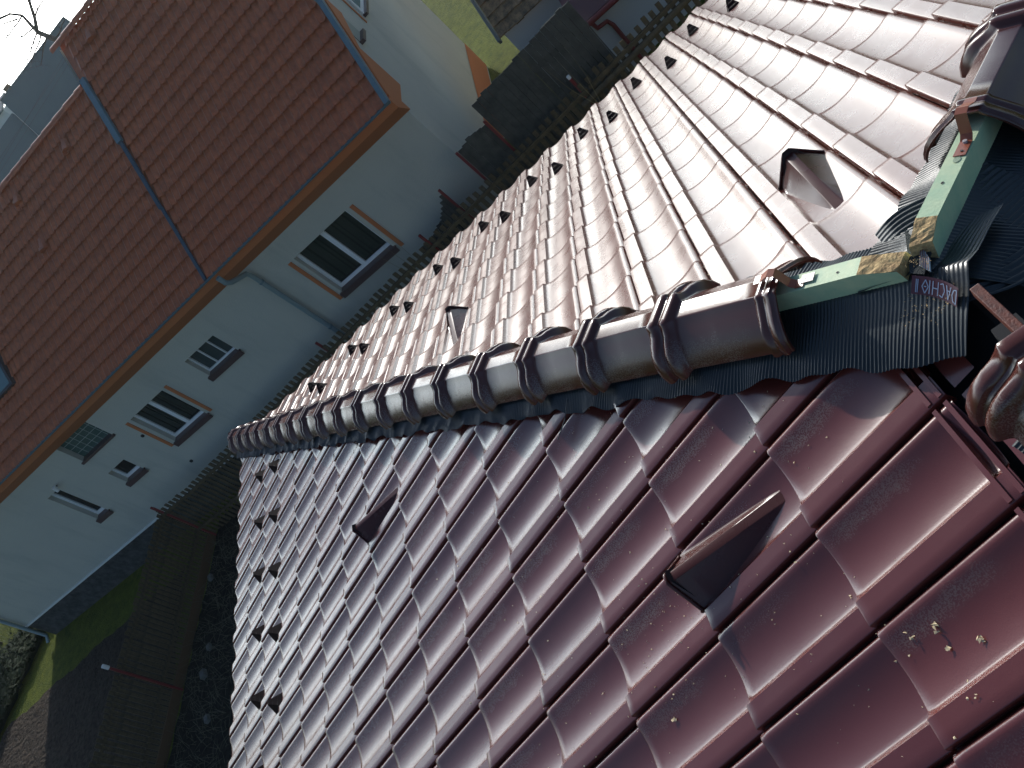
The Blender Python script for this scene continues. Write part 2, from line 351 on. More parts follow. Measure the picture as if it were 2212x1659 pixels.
# flashing roll, pleated by hand over the tiles
def flash(Fn, name, t0, t1, wl, wr, slope, seed, step=.0020, per=.0118, amp=.0021, lift=.026):
    mb = MB(); rg = random.Random(seed); n = int((t1-t0)/step); rows = []
    K = 9
    ph = [rg.uniform(0, 6.28) for _ in range(12)]
    for i in range(n+1):
        t = t0 + i*step; row = []
        wob = lambda s_: .007*sin(t*9+ph[s_]) + .006*sin(t*21+ph[s_+1]) + .004*sin(t*47+ph[s_+2])
        pan_ = .0065*sin(2*pi*t/.21*.94 + ph[6]) + .004*sin(t*37+ph[7])
        for sgn, wd, q_ in ((-1, wl, 0), (1, wr, 3)):
            rr = range(K, 0, -1) if sgn < 0 else range(0, K+1)
            for j in rr:
                f = j/K; l = sgn*f*(wd + wob(q_))
                env = max(0, (f-.42)/.58); A_ = amp*(.25 if f < .42 else .5 + .6*env)
                h = lift - .010*(f > .05)*min(1, f*4) - slope*abs(l) - .006*env*env + A_*sin(2*pi*t/per + 1.2*sin(t*3+f*1.5)*env) + env*pan_*1.0 + env*env*.004*sin(t*26+ph[8+(sgn > 0)])
                row.append(mb.vert(Fn(t, l, h)))
        rows.append(row)
    mb.grid(rows)
    return mb.build(name, M_FLASH, house, smooth=180)
SL = .262
flash(H1, 'flashing_roll', -.06, 8.85, .205, .190, SL, 1)
flash(H2, 'flashing_roll', -.01, 8.80, .215, .185, SL, 2)
flash(HR, 'flashing_roll', .42, 4.1, .16, .16, TT*.93, 4)
# wide loose end of the roll folded over the apex
mb = MB(); rows = []
P0, P1 = Vector((.42, -.02, .0)), Vector((-.10, -.30, .0))
for i in range(150):
    f = i/149; row = []
    for j in range(20):
        g_ = j/19
        # patch spans from hip-end side of the apex over to the far slope
        x = .33 - .42*f + .02*sin(g_*7+2*f); y = .05 - .40*g_*(.75+.25*f) + .02*f
        base = min(-abs(x)*TT*.55 if x > 0 else 0, -max(0, -y)*TT*.8) + .012
        z = base + .0028*sin(f*150*.9) * (1 if g_ > .12 else .4) + .003*sin(f*5+g_*4) - .020
        row.append(mb.vert((x, y, z - .004)))
    rows.append(row)
mb.grid(rows); mb.build('flashing_roll', M_FLASH, house, smooth=180)
# woven patch (black felt) in the notch between the battens
mb = MB(); 
q = [mb.vert(p) for p in ((.180, .004, .020), (.052, .066, .026), (.020, .046, .030), (.060, .000, .028))]
mb.face(q); mb.build('felt_patch', mat('felt', (.03, .035, .035), .9, bump=(240, 1.0, .004)), house)
# impregnated hip battens
def batten(Fn, name, t0, tb, t1, l0, l1, h1, h0=-.02):
    bt = empty(name, (0, 0, 0)); bt.parent = house; bt.matrix_parent_inverse = Matrix.Translation((0, 0, 7.5))
    mb = MB()
    pr = [mb.vert(Fn(t, l, h)) for (t, l, h) in ((tb, l0, h1), (tb, l1, h1), (t1, l1, h1), (t1, l0, h1), (t0+.012, l0, h0), (t0, l1, h0), (t1, l1, h0), (t1, l0, h0), (t0+.012, l0, h1-.026), (t0, l1, h1-.026))]
    for f in ((0, 1, 2, 3), (4, 7, 6, 5), (0, 3, 7, 4, 8), (1, 9, 5, 6, 2), (3, 2, 6, 7)): mb.face([pr[i] for i in f])
    me = mb.mesh(name, M_GREEN); b_ = link(name, me, house)
    bpy.data.objects.remove(bt)
    # raw saw cut
    mb = MB(); nn = 9; rows = []
    for i in range(nn):
        f = i/(nn-1); row = []
        for j in range(5):
            g_ = j/4; t = tb + (t0 + .012*(1-g_) - tb)*f + random.uniform(-.002, .002)*(0 < i < nn-1); l = l0+(l1-l0)*g_
            row.append(mb.vert(Fn(t, l, h1 + .001 - .026*f + random.uniform(-.0015, .0025)*(0 < i))))
        rows.append(row)
    low = [mb.vert(Fn(t0 - .0015 + .012*(1-j/4), l0+(l1-l0)*j/4, h0)) for j in range(5)]
    rows.append(low); mb.grid(rows)
    c_ = mb.mesh('saw_cut', M_RAW); oc = bpy.data.objects.new('saw_cut', c_); COL.objects.link(oc); oc.parent = b_
    return b_
bt1 = batten(H1, 'hip_batten', .085, .195, 1.30, -.010, .044, .090)
bt2 = batten(H2, 'hip_batten', .030, .105, 1.30, -.026, .026, .090)
def holes(Fn, b_, lst):
    for t, l, r_ in lst:
        mb = MB(); q = [mb.vert(Fn(t + r_*cos(a_*pi/6), l + .7*r_*sin(a_*pi/6), .0915)) for a_ in range(12)]; mb.face(q)
        oc = bpy.data.objects.new('nail_hole', mb.mesh('nail_hole', M_DARK)); COL.objects.link(oc); oc.parent = b_
holes(H1, bt1, [(.262, .014, .0045)]); holes(H2, bt2, [(.233, .002, .005)])
mb = MB(); q = [mb.vert(H2(.322 + .012*cos(a_*pi/8), -.006 + .009*sin(a_*pi/8), .0917)) for a_ in range(16)]; mb.face(q)
oc = bpy.data.objects.new('knot', mb.mesh('knot', mat('knot_wood', (.28, .36, .24), .7))); COL.objects.link(oc); oc.parent = bt2
mb = MB(); mb.box((-.9, -.03, -.04), (.70, 0, 0), (0, .06, 0), (0, 0, .05)); mb.build('ridge_board', M_DARK, house)
# cap clips
def clip(Fn, pts, wd, m1, m2, th=.0025, lofs=0):
    mb = MB(); 
    def strip(ps):
        rows = []
        for side in (1, 0):
            for t, h in (ps if side else ps):
                pass
        top = [[mb.vert(Fn(t, lofs + s_*wd/2, h + th)) for s_ in (-1, 1)] for t, h in ps]
        bot = [[mb.vert(Fn(t, lofs + s_*wd/2, h)) for s_ in (-1, 1)] for t, h in ps]
        mb.grid(top); mb.grid(bot)
        for i in range(len(ps)-1):
            for s_ in (0, 1): mb.face((top[i][s_], top[i+1][s_], bot[i+1][s_], bot[i][s_]))
        for e_ in (0, -1): mb.face((top[e_][0], top[e_][1], bot[e_][1], bot[e_][0]))
    strip(pts); c_ = mb.build('cap_clip', m1, house)
    return c_
cl2 = clip(H2, [(.335, .0915), (.395, .0915), (.408, .104), (.412, .160), (.432, .166), (.474, .150), (.494, .150)], .030, M_CLIP, None, lofs=-.008)
mb = MB(); mb.tube([H2(.352, -.010, .0935), H2(.352, -.010, .0962)], .0035, 10); oc = bpy.data.objects.new('clip_hole', mb.mesh('clip_hole', M_BLACK)); COL.objects.link(oc); oc.parent = cl2
mb = MB(); mb.tube([H2(.388, -.008, .093), H2(.388, -.008, .100)], .006, 10); oc = bpy.data.objects.new('screw', mb.mesh('screw', M_PLATE)); COL.objects.link(oc); oc.parent = cl2
cl1 = clip(H1, [(.372, .0915), (.400, .0915), (.412, .104), (.416, .160), (.436, .166), (.478, .150), (.500, .150)], .026, M_CLIP, None, lofs=.010)
mb = MB(); mb.box(H1(.338, .006, .0945), H1(.044, 0, 0), la*.026, nt*.002); oc = bpy.data.objects.new('clip_plate', mb.mesh('clip_plate', M_PLATE)); COL.objects.link(oc); oc.parent = cl1
for tt in (.350, .366):
    mb = MB(); q = [mb.vert(H1(tt + .002*cos(a_*pi/5), .018 + .002*sin(a_*pi/5), .0970)) for a_ in range(10)]; mb.face(q)
    oc = bpy.data.objects.new('clip_hole', mb.mesh('clip_hole', M_BLACK)); COL.objects.link(oc); oc.parent = cl1
# red steel ridge rail
mb = MB(); mb.box((-.150, -.010, .070), (-.42, 0, 0), (0, .022, 0), (0, 0, .032)); mb.build('ridge_rail', M_RUST, house, bevel=.002)
# printed tape round the joint
mb = MB(); rows = []
for i in range(13):
    f = i/12; x = .036 - .112*f; y = .066 - .048*f - .010*sin(f*3)
    rows.append([mb.vert((x, y, .034)), mb.vert((x - .0085, y + .014, .019)), mb.vert((x - .017, y + .028, .004))])
mb.grid(rows)
M_TAPE = mat('printed_tape', (.075, .010, .022), .35); tape = mb.build('printed_tape', M_TAPE, house, smooth=60)
M_INK = mat('pale_print', (.26, .32, .44), .4)
def surf(f, v): # point on the tape face
    x = .036 - .112*f; y = .066 - .048*f - .010*sin(f*3)
    return Vector((x - .017*v, y + .028*v, .034 - .030*v))
def glyph(f0, wd, segs, parent):
    mb = MB()
    for (x0, y0, x1, y1) in segs:
        a_ = surf(f0 + wd*x0, .88 - .72*y0); b_ = surf(f0 + wd*x1, .88 - .72*y1); d_ = (b_-a_); n2 = (surf(f0+.1, .5)-surf(f0, .5)).cross(surf(f0, 1)-surf(f0, 0)).normalized()
        if n2.z < 0: n2 = -n2
        s_ = d_.cross(n2).normalized()*.0013
        q = [mb.vert(p + n2*.0015) for p in (a_-s_, a_+s_, b_+s_, b_-s_)]; mb.face(q)
    oc = bpy.data.objects.new('letter', mb.mesh('letter', M_INK)); COL.objects.link(oc); oc.parent = parent
# reads D A C H turned half round: drawn from the right end, heads down
def rot(segs): return [(1-x0, 1-y0, 1-x1, 1-y1) for x0, y0, x1, y1 in segs]
glyph(.86, .11, rot([(0, 0, 0, 1), (0, 1, .7, .9), (.7, .9, 1, .5), (1, .5, .7, .1), (.7, .1, 0, 0)]), tape)
glyph(.71, .11, rot([(0, 0, .5, 1), (.5, 1, 1, 0), (.2, .35, .8, .35)]), tape)
glyph(.56, .11, rot([(1, .9, .4, 1), (.4, 1, 0, .5), (0, .5, .4, 0), (.4, 0, 1, .1)]), tape)
glyph(.41, .11, rot([(0, 0, 0, 1), (1, 0, 1, 1), (0, .5, 1, .5)]), tape)
glyph(.20, .12, [(0, .5, .5, 1), (.5, 1, 1, .5), (1, .5, .5, 0), (.5, 0, 0, .5), (.3, .5, .7, .5)], tape)
glyph(.345, .01, [(0, 0, 0, 1)], tape); glyph(.09, .03, [(0, 0, 0, 1), (1, 0, 1, 1)], tape)
# small striped white-red flap below the batten end
mb = MB(); rows = []
for i in range(12):
    f = i/11; rows.append([mb.vert((.098 - .056*f, .004 + .010*f, .036+.002*sin(f*30))), mb.vert((.050 - .036*f, .040 - .008*f, .030+.002*sin(f*30)))])
mb.grid(rows); mf = mb.build('striped_flap', M_WHITEW, house, smooth=60)
for i in range(5):
    mb = MB(); f = .08 + i*.19
    q = [mb.vert(p) for p in ((.098-.056*f, .004+.010*f, .0395), (.098-.056*(f+.08), .004+.010*(f+.08), .0395), (.050-.036*(f+.08), .040-.008*(f+.08), .0345), (.050-.036*f, .040-.008*f, .0345))]
    mb.face(q); oc = bpy.data.objects.new('red_stripe', mb.mesh('red_stripe', M_TAPE)); COL.objects.link(oc); oc.parent = mf

M_HOOD = tile_material('hood_tile', (.070, .017, .013), (.09, .022, .017), .26, dusty=None, spec=.4)
# ---- ventilation hoods
def hood(F, c, k):
    """F(c,k,u,d,n)"""
    mb = MB(); mb.rnd = .3; uc = .170; Ld = .40; rows = []
    for i in range(15):
        f = i/14; d = -.004 + Ld*f; H = .112*(1-f)**1.0; bw = .072*(1-f)**.9 + .022; tw = .0135
        row = []
        for sg, js in ((-1, (0, 1, 2, 3, 4, 5)), (1, (5, 4, 3, 2, 1, 0))):
            for j in js:
                x, z = [(1.14, 0), (1.05, .020), (.97, .075), (None, .955), (None, .99), (None, 1.0)][j]
                xx = bw*x if x else (tw if j == 5 else tw*1.18 if j == 4 else tw*1.32)
                if x is None: xx = min(xx, bw*.9)
                u = uc + sg*(-1)*(-1)*xx
                nn = pan(max(0.001, min(.286, u))) - STEP*d/G - .002
                row.append(mb.vert(F(c, k, u, d, nn + z*H + (0 if z else -.001)), (.5, .99)))
        rows.append(row)
    mb.grid(rows)
    ho = mb.build('vent_hood', M_HOOD, house, smooth=26)
    # rolled rim and dark mouth
    f = 0; prev = None; pts = []
    for sg, js in ((-1, (1, 2, 3, 5)), (1, (5, 3, 2, 1))):
        for j in js:
            x, z = {1: (1.05, .020), 2: (.97, .075), 3: (.19, .955), 5: (.14, 1.0)}[j]
            u = uc + sg*.096*x; pts.append(F(c, k, u, -.006, pan(max(.001, min(.286, u))) + z*.114))
    mb = MB(); mb.tube(pts, .0058, 8); oc = bpy.data.objects.new('rim', mb.mesh('rim', M_HOOD, smooth=60)); COL.objects.link(oc); oc.parent = ho; oc.matrix_parent_inverse = Matrix()
    mb = MB(); q = [mb.vert(F(c, k, uc + x, .012, -.02 + z)) for x, z in ((-.085, 0), (-.075, .02), (-.014, .120), (.014, .120), (.075, .02), (.085, 0))]; mb.face(q)
    oc = bpy.data.objects.new('mouth', mb.mesh('mouth', M_BLACK)); COL.objects.link(oc); oc.parent = ho
    return ho
hood(FA, 0, 2); hood(FA, -7, 7); hood(FB, 1, 1); hood(FB, 8, 6)
# ---- snow guards
def guard(F, c, k, g):
    mb = MB(); uc = .165; base = pan(uc) + .002; q9 = .87
    d0 = g - .055            # upslope foot (distance above the tile front)
    up = lambda x, d, h: F(c, k, uc + x*q9, d0 + (d-d0)*q9, base + h*q9 - STEP*d/G)
    # side cheeks
    for sg in (-1, 1):
        P = [(sg*.064, d0, -.004), (sg*.060, d0-.135, -.004), (sg*.013, d0-.070, .098), (sg*.017, d0-.058, .098)]
        o1 = [mb.vert(up(x, d, h)) for x, d, h in P]; o2 = [mb.vert(up(x - sg*.003, d, h)) for x, d, h in P]
        mb.face(o1); mb.face(o2[::-1])
        for i in range(4): mb.face((o1[i], o1[(i+1) % 4], o2[(i+1) % 4], o2[i]))
    # horizontal slats across the uphill face
    for f0, f1 in ((0, .325), (.338, .66), (.673, 1.0)):
        w0, w1 = .062*(1-f0)+.014*f0, .062*(1-f1)+.014*f1
        z0, z1 = .098*f0, .098*f1; e0, e1 = d0 - .058*f0, d0 - .058*f1
        q = [mb.vert(up(x, d, h)) for x, d, h in ((-w0, e0, z0), (w0, e0, z0), (w1, e1, z1), (-w1, e1, z1), (-w0, e0-.003, z0), (w0, e0-.003, z0), (w1, e1-.003, z1), (-w1, e1-.003, z1))]
        for f in ((0, 1, 2, 3), (7, 6, 5, 4), (0, 4, 5, 1), (2, 6, 7, 3), (1, 5, 6, 2), (0, 3, 7, 4)): mb.face([q[i] for i in f])
    return mb.build('snow_guard', M_GUARD, house)
for c in (-16, -14, -12, -10, -8, -6, -4, -2): guard(FA, c, 13, G)
for c in (-15, -13, -11, -9, -7, -5, -3, -1): guard(FA, c, 12, G)
for c in (16, 14, 12, 10, 8, 6, 4, 2, 0, -2, -4, -6, -8): guard(FB, c, 12, GB)
for c in (15, 13, 11, 9, 7, 5, 3, 1, -1, -3, -5, -7): guard(FB, c, 11, GB)

# ---- crumbs of sawn wood
def crumb(mb, p, r, rg):
    vs = [mb.vert(p + Vector((rg.uniform(-1, 1), rg.uniform(-1, 1), rg.uniform(.0, .8)))*r) for _ in range(5)]
    for f in ((0, 1, 2), (0, 2, 3), (0, 3, 4), (0, 4, 1), (1, 2, 4), (2, 3, 4)): mb.face([vs[i] for i in f])
def surfA(x, s, dn=0):
    kf = math.ceil((s-AS)/G); d = AS + kf*G - s; cc = math.ceil((AX-x)/W); u = x - (AX - cc*W)
    return PA(x, s, pan(max(.001, min(.286, u))) - STEP*d/G + dn)
mb = MB(); rg = random.Random(21)
for _ in range(340):
    s = .5 + abs(rg.gauss(0, 1.1)); x = rg.uniform(-1.0, .9) + .15*s
    if s > 4.5: continue
    crumb(mb, surfA(x, s, .001), rg.uniform(.0015, .0042)*(1+.15*s), rg)
for _ in range(70):
    crumb(mb, surfA(rg.gauss(-.05, .12), rg.gauss(1.32, .12), .001), rg.uniform(.0015, .004), rg)
tagit(mb.build('sawdust_crumbs', M_CHIP), 'pale crumbs of sawn wood strewn over the dark red tiles', kind='stuff')
for i, (x, s, r_, lab) in enumerate(((-.584, .553, .012, 'largest pale wood chip lying in the tile pan near the lower right corner'),
                     (-.655, .487, .009, 'flat splintered wood chip right of the largest chip on the lower right tile'),
                     (-.569, .612, .007, 'small wood chip left of the largest chip on the lower right tile'),
                     (-.629, .558, .007, 'small wood chip just below the largest chip on the lower right tile'),
                     (-.290, 1.428, .009, 'single pale wood chip on a tile at the bottom middle'))):
    mb = MB(); rg = random.Random(i+40); c0 = surfA(x, s, .002)
    for _ in range(5): crumb(mb, c0 + Vector((rg.uniform(-.6, .6)*r_, rg.uniform(-.6, .6)*r_, 0)), r_*.7, rg)
    tagit(mb.build('wood_chip', M_CHIP), lab, 'wood chip', 'larger wood chips on the near tiles')
mb = MB(); rg = random.Random(77)
for _ in range(110): 
    p = H1(rg.uniform(-.02, .16), rg.uniform(-.17, -.03), 0); mb.v; z = .262*-.1 + .02
    q = H1(rg.uniform(-.03, .10), rg.gauss(-.085, .035), .012)
    crumb(mb, q, rg.uniform(.001, .0035), rg)
for _ in range(60): crumb(mb, Vector((rg.gauss(.060, .02), rg.gauss(.032, .012), .036)), rg.uniform(.001, .003), rg)
tagit(mb.build('sawdust', M_RAW), 'sawdust heaped on the grey flashing at the top of the hips', kind='stuff')
# steel wire ends sticking out from the flashing
mb = MB(); mb.tube([H1(1.63, -.165, -.01), H1(1.66, -.24, -.048), H1(1.70, -.31, -.070)], .0022, 6); mb.build('tie_wire', M_FLASH, house)

# ------------------------------------------------------------------ neighbour's plot: frame (u along wall, n into depth, h up)
BASE = Vector((14.90605, 21.97247, -7.5)); U = Vector((-.10442593, -.99453267, 0)); N = Vector((.99453267, -.10442593, 0)); Z = Vector((0, 0, 1))
Q = lambda u, n, h: BASE + U*u + N*n + Z*h
def ub(mb, u0, u1, n0, n1, h0, h1): mb.box(Q(u0, n0, h0), U*(u1-u0), N*(n1-n0), Z*(h1-h0))
def gz(u): return 0.0 if u < 9 else min((u-9)*.09, 1.45)
# ground sheet
mb = MB(); rows = []
us = [-900, -200, -60, -20, 0, 4, 8, 9, 10, 12, 14, 16, 18, 20, 22, 25.1, 27, 40, 100, 900]
for n in [-900, -200, -40, -20, -10, -5, -2, -1, 0, 3, 6, 9, 15, 30, 60, 200, 900]:
    rows.append([mb.vert(Q(u, n, gz(u) - .02 - (0 if n < 61 else .09*(n-60)))) for u in us])
mb.grid(rows); tagit(mb.build('ground', M_GRASS), kind='structure')
mb = MB(); rg = random.Random(9); rows = []
E_ = [(7.4, 13.4, 27), (12.95, 13.4, 27)]
for i in range(60):
    row = []
    y = 15.6 + 12*i/59
    x1 = 13.02 + .05*sin(y*3) + .03*sin(y*11) - max(0, y-23.7)*1.6
    for j in range(40):
        x = 5.0 + (x1-5.0)*j/39
        row.append(mb.vert((x, y, -7.5 - .012 + (rg.uniform(0, .07) if 0 < j < 39 else 0))))
    rows.append(row)
mb.grid(rows); tagit(mb.build('soil', M_SOIL, smooth=180), kind='structure')
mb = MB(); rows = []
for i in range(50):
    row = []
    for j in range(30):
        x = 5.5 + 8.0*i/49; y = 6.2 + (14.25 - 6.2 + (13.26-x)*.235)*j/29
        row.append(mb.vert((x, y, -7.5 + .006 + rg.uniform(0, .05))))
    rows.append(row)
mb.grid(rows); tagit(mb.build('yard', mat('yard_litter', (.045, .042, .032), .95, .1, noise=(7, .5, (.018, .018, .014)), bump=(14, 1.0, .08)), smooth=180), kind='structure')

nb_h = empty('rendered_house', Q(0, 0, 0), 'long white rendered house with red clay roof behind the wooden fences', 'house')
HK = 1.3507; UC = 18.5
# walls with real openings along the front
def kk(v): return tuple(x*HK for x in v)
OPEN = {'w1': kk((10.93, 12.04, 1.57, 2.45)), 'w2': kk((8.27, 9.00, 1.99, 2.44)), 'w3': kk((6.64, 7.53, 1.53, 2.35)), 'gb': kk((5.27, 6.15, 2.38, 2.86)), 'w4': kk((5.24, 5.72, 1.55, 1.91)), 'w5': kk((4.02, 4.36, 1.39, 2.32))}
def wall_with_openings(mb, u0, u1, h0, h1, ops, n0, th, Fq=Q):
    us_ = sorted({u0, u1} | {x for o_ in ops for x in o_[:2]}); hs = sorted({h0, h1} | {x for o_ in ops for x in o_[2:]})
    for i in range(len(us_)-1):
        for j in range(len(hs)-1):
            um, hm = (us_[i]+us_[i+1])/2, (hs[j]+hs[j+1])/2
            if any(o_[0] < um < o_[1] and o_[2] < hm < o_[3] for o_ in ops): continue
            q_ = [mb.vert(Fq(uu, n0, hh)) for uu, hh in ((us_[i], hs[j]), (us_[i+1], hs[j]), (us_[i+1], hs[j+1]), (us_[i], hs[j+1]))]; mb.face(q_)
    for o_ in ops:
        a0, a1, b0, b1 = o_
        for p in (((a0, b0), (a1, b0)), ((a1, b0), (a1, b1)), ((a1, b1), (a0, b1)), ((a0, b1), (a0, b0))):
            q_ = [mb.vert(Fq(x, n_, h)) for (x, h), n_ in ((p[0], n0), (p[1], n0), (p[1], n0+th), (p[0], n0+th))]; mb.face(q_)
mb = MB(); wall_with_openings(mb, 0, UC, .84, 4.35, list(OPEN.values()), 0, .30)
GR = 7.3
# gable wall on the right with roof line; rest of the shell
pts = [Q(UC, 0, .84), Q(UC, 6.29, .84), Q(UC, 6.29, 5.86), Q(UC, 3.65, 8.10), Q(UC, 0, 4.75)]
mb.face([mb.vert(p) for p in pts])
mb.face([mb.vert(p) for p in (Q(0, 0, .84), Q(0, 0, 4.75), Q(0, 2.9, 7.4), Q(0, 6.29, 4.5), Q(0, 6.29, .84))])
mb.face([mb.vert(p) for p in (Q(0, 6.29, .84), Q(UC, 6.29, .84), Q(UC, 6.29, 4.5), Q(0, 6.29, 4.5))])
mb.face([mb.vert(p) for p in (Q(13.45, 0, 4.4), Q(13.45, 2.9, 7.5), Q(13.45, 3.65, 8.15), Q(13.45, 6.29, 5.86))])
mb.build('wall', M_WALL, nb_h)
mb = MB(); ub(mb, .03, UC-.03, .31, 6.25, .9, 4.2); mb.build('interior', M_DARK, nb_h)
mb = MB(); ub(mb, .02, UC-.02, .03, 6.27, -.3, .84)
mb.build('plinth', M_PLINTH, nb_h)
mb = MB(); q_ = [mb.vert(p) for p in (Q(UC+.012, -.01, .9), Q(UC+.012, 6.30, .9), Q(UC+.012, 6.30, 1.66), Q(UC+.012, -.01, 1.44))]; mb.face(q_); mb.build('painted_plinth_band', M_OCHRE, nb_h)
mb = MB(); ub(mb, -.03, 9.5, -.045, .0, .80, .845); mb.build('drip_ledge', M_CREAM, nb_h)
# windows
def window(key, cols_, frame=.075, rec=.13, sillh=.13, curtain=True, trans=0, m_gl=M_GLASS, thin=False):
    u0, u1, h0, h1 = OPEN[key]; mb = MB()
    f = frame
    ub(mb, u0, u1, rec, rec+.06, h0, h0+f); ub(mb, u0, u1, rec, rec+.06, h1-f*.6, h1); ub(mb, u0, u0+f, rec-.002, rec+.062, h0+f, h1-f*.6); ub(mb, u1-f, u1, rec-.002, rec+.062, h0+f, h1-f*.6)
    for c in range(1, cols_):
        uc = u0 + (u1-u0)*c/cols_; ww = .05 if thin is False else .012
        ub(mb, uc-ww, uc+ww, rec-.004, rec+.06, h0+f, h1-f*.6)
    wo = mb.build('window', M_WHITE, nb_h)
    mb = MB(); q_ = [mb.vert(Q(u, rec+.035, h)) for u, h in ((u0, h0), (u1, h0), (u1, h1), (u0, h1))]; mb.face(q_)
    if m_gl is not None:
        og = bpy.data.objects.new('pane', mb.mesh('pane', m_gl)); COL.objects.link(og); og.parent = wo
    mb = MB(); ub(mb, u0-.05, u1+.05, -.05, rec, h0-.035, h0+.004); mb.box(Q(u0-.05, -.062, h0-sillh), U*(u1-u0+.10), N*.02, Z*sillh)
    os_ = bpy.data.objects.new('sill', mb.mesh('sill', M_SILL)); COL.objects.link(os_); os_.parent = wo
    if curtain:
        mb = MB(); rows = []
        for hh in (h0+f+.05, h1-f*.6-.02):
            rows.append([mb.vert(Q(u0+f+.01+(u1-u0-2*f-.02)*i/90, rec+.032 - .004*math.sin(i*.9)-.003*math.sin(i*.37), hh)) for i in range(91)])
        mb.grid(rows); oc = bpy.data.objects.new('curtain', mb.mesh('curtain', M_CURTG, smooth=180)); COL.objects.link(oc); oc.parent = wo
    return wo
M_CURTG = mat('curtain_behind_glass', (.028, .040, .036), .12)
window('w1', 2); window('w2', 3, frame=.045, thin=True, curtain=False, m_gl=mat('grey_glass', (.05, .07, .07), .15))
window('w3', 2); window('w4', 1, frame=.08, curtain=False); window('w5', 1, frame=.09, curtain=False)
# glass block panel
u0, u1, h0, h1 = OPEN['gb']; mb = MB()
q_ = [mb.vert(Q(u, .14, h)) for u, h in ((u0, h0), (u1, h0), (u1, h1), (u0, h1))]; mb.face(q_); go = mb.build('glass_block_window', M_GBLOCK, nb_h)
mb = MB()
for i in range(1, 6): x = u0 + (u1-u0)*i/6; ub(mb, x-.006, x+.006, .132, .14, h0, h1)
for i in range(1, 4): x = h0 + (h1-h0)*i/4; ub(mb, u0, u1, .1315, .1395, x-.006, x+.006)
oj = bpy.data.objects.new('joint_grid', mb.mesh('joint_grid', M_JOINT)); COL.objects.link(oj); oj.parent = go
mb = MB(); ub(mb, u0-.05, u1+.05, -.05, .14, h0-.06, h0+.003); oj = bpy.data.objects.new('sill', mb.mesh('sill', M_SILL)); COL.objects.link(oj); oj.parent = go
# ochre stripes beside the two big windows
for uc, h0, h1 in ((10.83, 1.49, 2.45), (12.15, 1.49, 2.45), (6.53, 1.50, 2.35), (7.64, 1.52, 2.37)):
    mb = MB(); ub(mb, (uc-.032)*HK, (uc+.032)*HK, -.018, -.002, h0*HK, h1*HK); mb.build('painted_stripe', M_OCHRE, nb_h)
# cornice
sec = [(-.34, 4.34), (-.34, 4.14), (-.30, 4.10), (-.02, 3.85), (0, 3.84), (0, 4.34)]
mb = MB(); mb.prism([Q(-.3, n, h) for n, h in sec], U*(UC+.36)); mb.build('cornice', M_OCHRE, nb_h)
mb = MB(); mb.prism([Q(UC+.002, n, h) for n, h in ((-.2, 4.05), (.60, 4.05), (.60, 5.10), (-.2, 4.4))], U*.06)
mb.prism([Q(UC+.002, n, h) for n, h in ((.601, 5.10), (.601, 4.97), (1.35, 5.38), (1.35, 5.80))], U*.058); mb.build('verge_board', M_OCHRE, nb_h)
# roof tiles: wavy rows, course .305 along the slope
PT = radians(42.3); SP, CP = sin(PT), cos(PT)
RF = lambda u, s, n: Q(u, -.55 + s*CP - n*SP, 4.40 + s*SP + n*CP)
def clay(u0, u1, smax):
    mb = MB(); rg = random.Random(4); per = .149; k = 0
    seg = per/6; nu = int((u1-u0)/seg)
    nk = int(math.ceil(smax/.305))
    shape = [0, .004, .022, .042, .030, .004, 0]
    for k in range(nk):
        s0 = k*.305; s1 = min(s0+.335, smax)
        rows = []
        for s, dn in ((s0+.06, -.018), (s0+.001, -.013), (s0, .004), (s0+.012, .008), (s1, -.048)):
            rows.append([mb.vert(RF(min(u0+i*seg, u1), s, dn + shape[i % 6] + (.004 if (i//12+k) % 5 == 0 else 0))) for i in range(nu+1)])
        mb.grid(rows)
    return mb
SLF, SRT = 3.50/CP, 4.20/CP
SLF = (2.9+.55)/CP; SRT = (3.65+.55)/CP
o = clay(-.3, 13.62, SLF).build('roof', M_CLAY, nb_h, smooth=60); roofL = o
o = clay(13.66, UC+.10, SRT).build('roof', M_CLAY, nb_h, smooth=60)
for (ua, ub_, sm, nr, hr) in ((-.3, 13.62, SLF, 2.9, 7.55), (13.50, UC+.10, SRT, 3.65, 8.24)):
    mb = MB(); n2 = 7.0; h2 = hr - (n2-nr)*.80
    mb.face([mb.vert(p) for p in (Q(ua, nr, hr-.05), Q(ub_, nr, hr-.05), Q(ub_, n2, h2), Q(ua, n2, h2))]); 
    mb.face([mb.vert(p) for p in (RF(ua, 0, -.05), RF(ub_, 0, -.05), RF(ub_, sm, -.05), RF(ua, sm, -.05))])
    mb.build('roof_back', M_CLAY, nb_h)
# ridge tiles, slightly overlapping
for (ua, ub_, nr, hr) in ((-.3, 13.50, 2.9, 7.56), (13.35, UC+.10, 3.65, 8.25)):
    x = ua
    while x < ub_ - .05:
        x1 = min(x+.40, ub_); mb = MB(); rows = []
        for xx, r_ in ((x, .115), (x+.03, .115), (x1+.01, .098)):
            rows.append([mb.vert(Q(xx, nr + r_*1.0*cos(a_*pi/8), hr - .05 + r_*.8*sin(a_*pi/8))) for a_ in range(9)])
        mb.grid(rows); mb.build('ridge_tile', M_CLAY, nb_h, smooth=50); x = x1
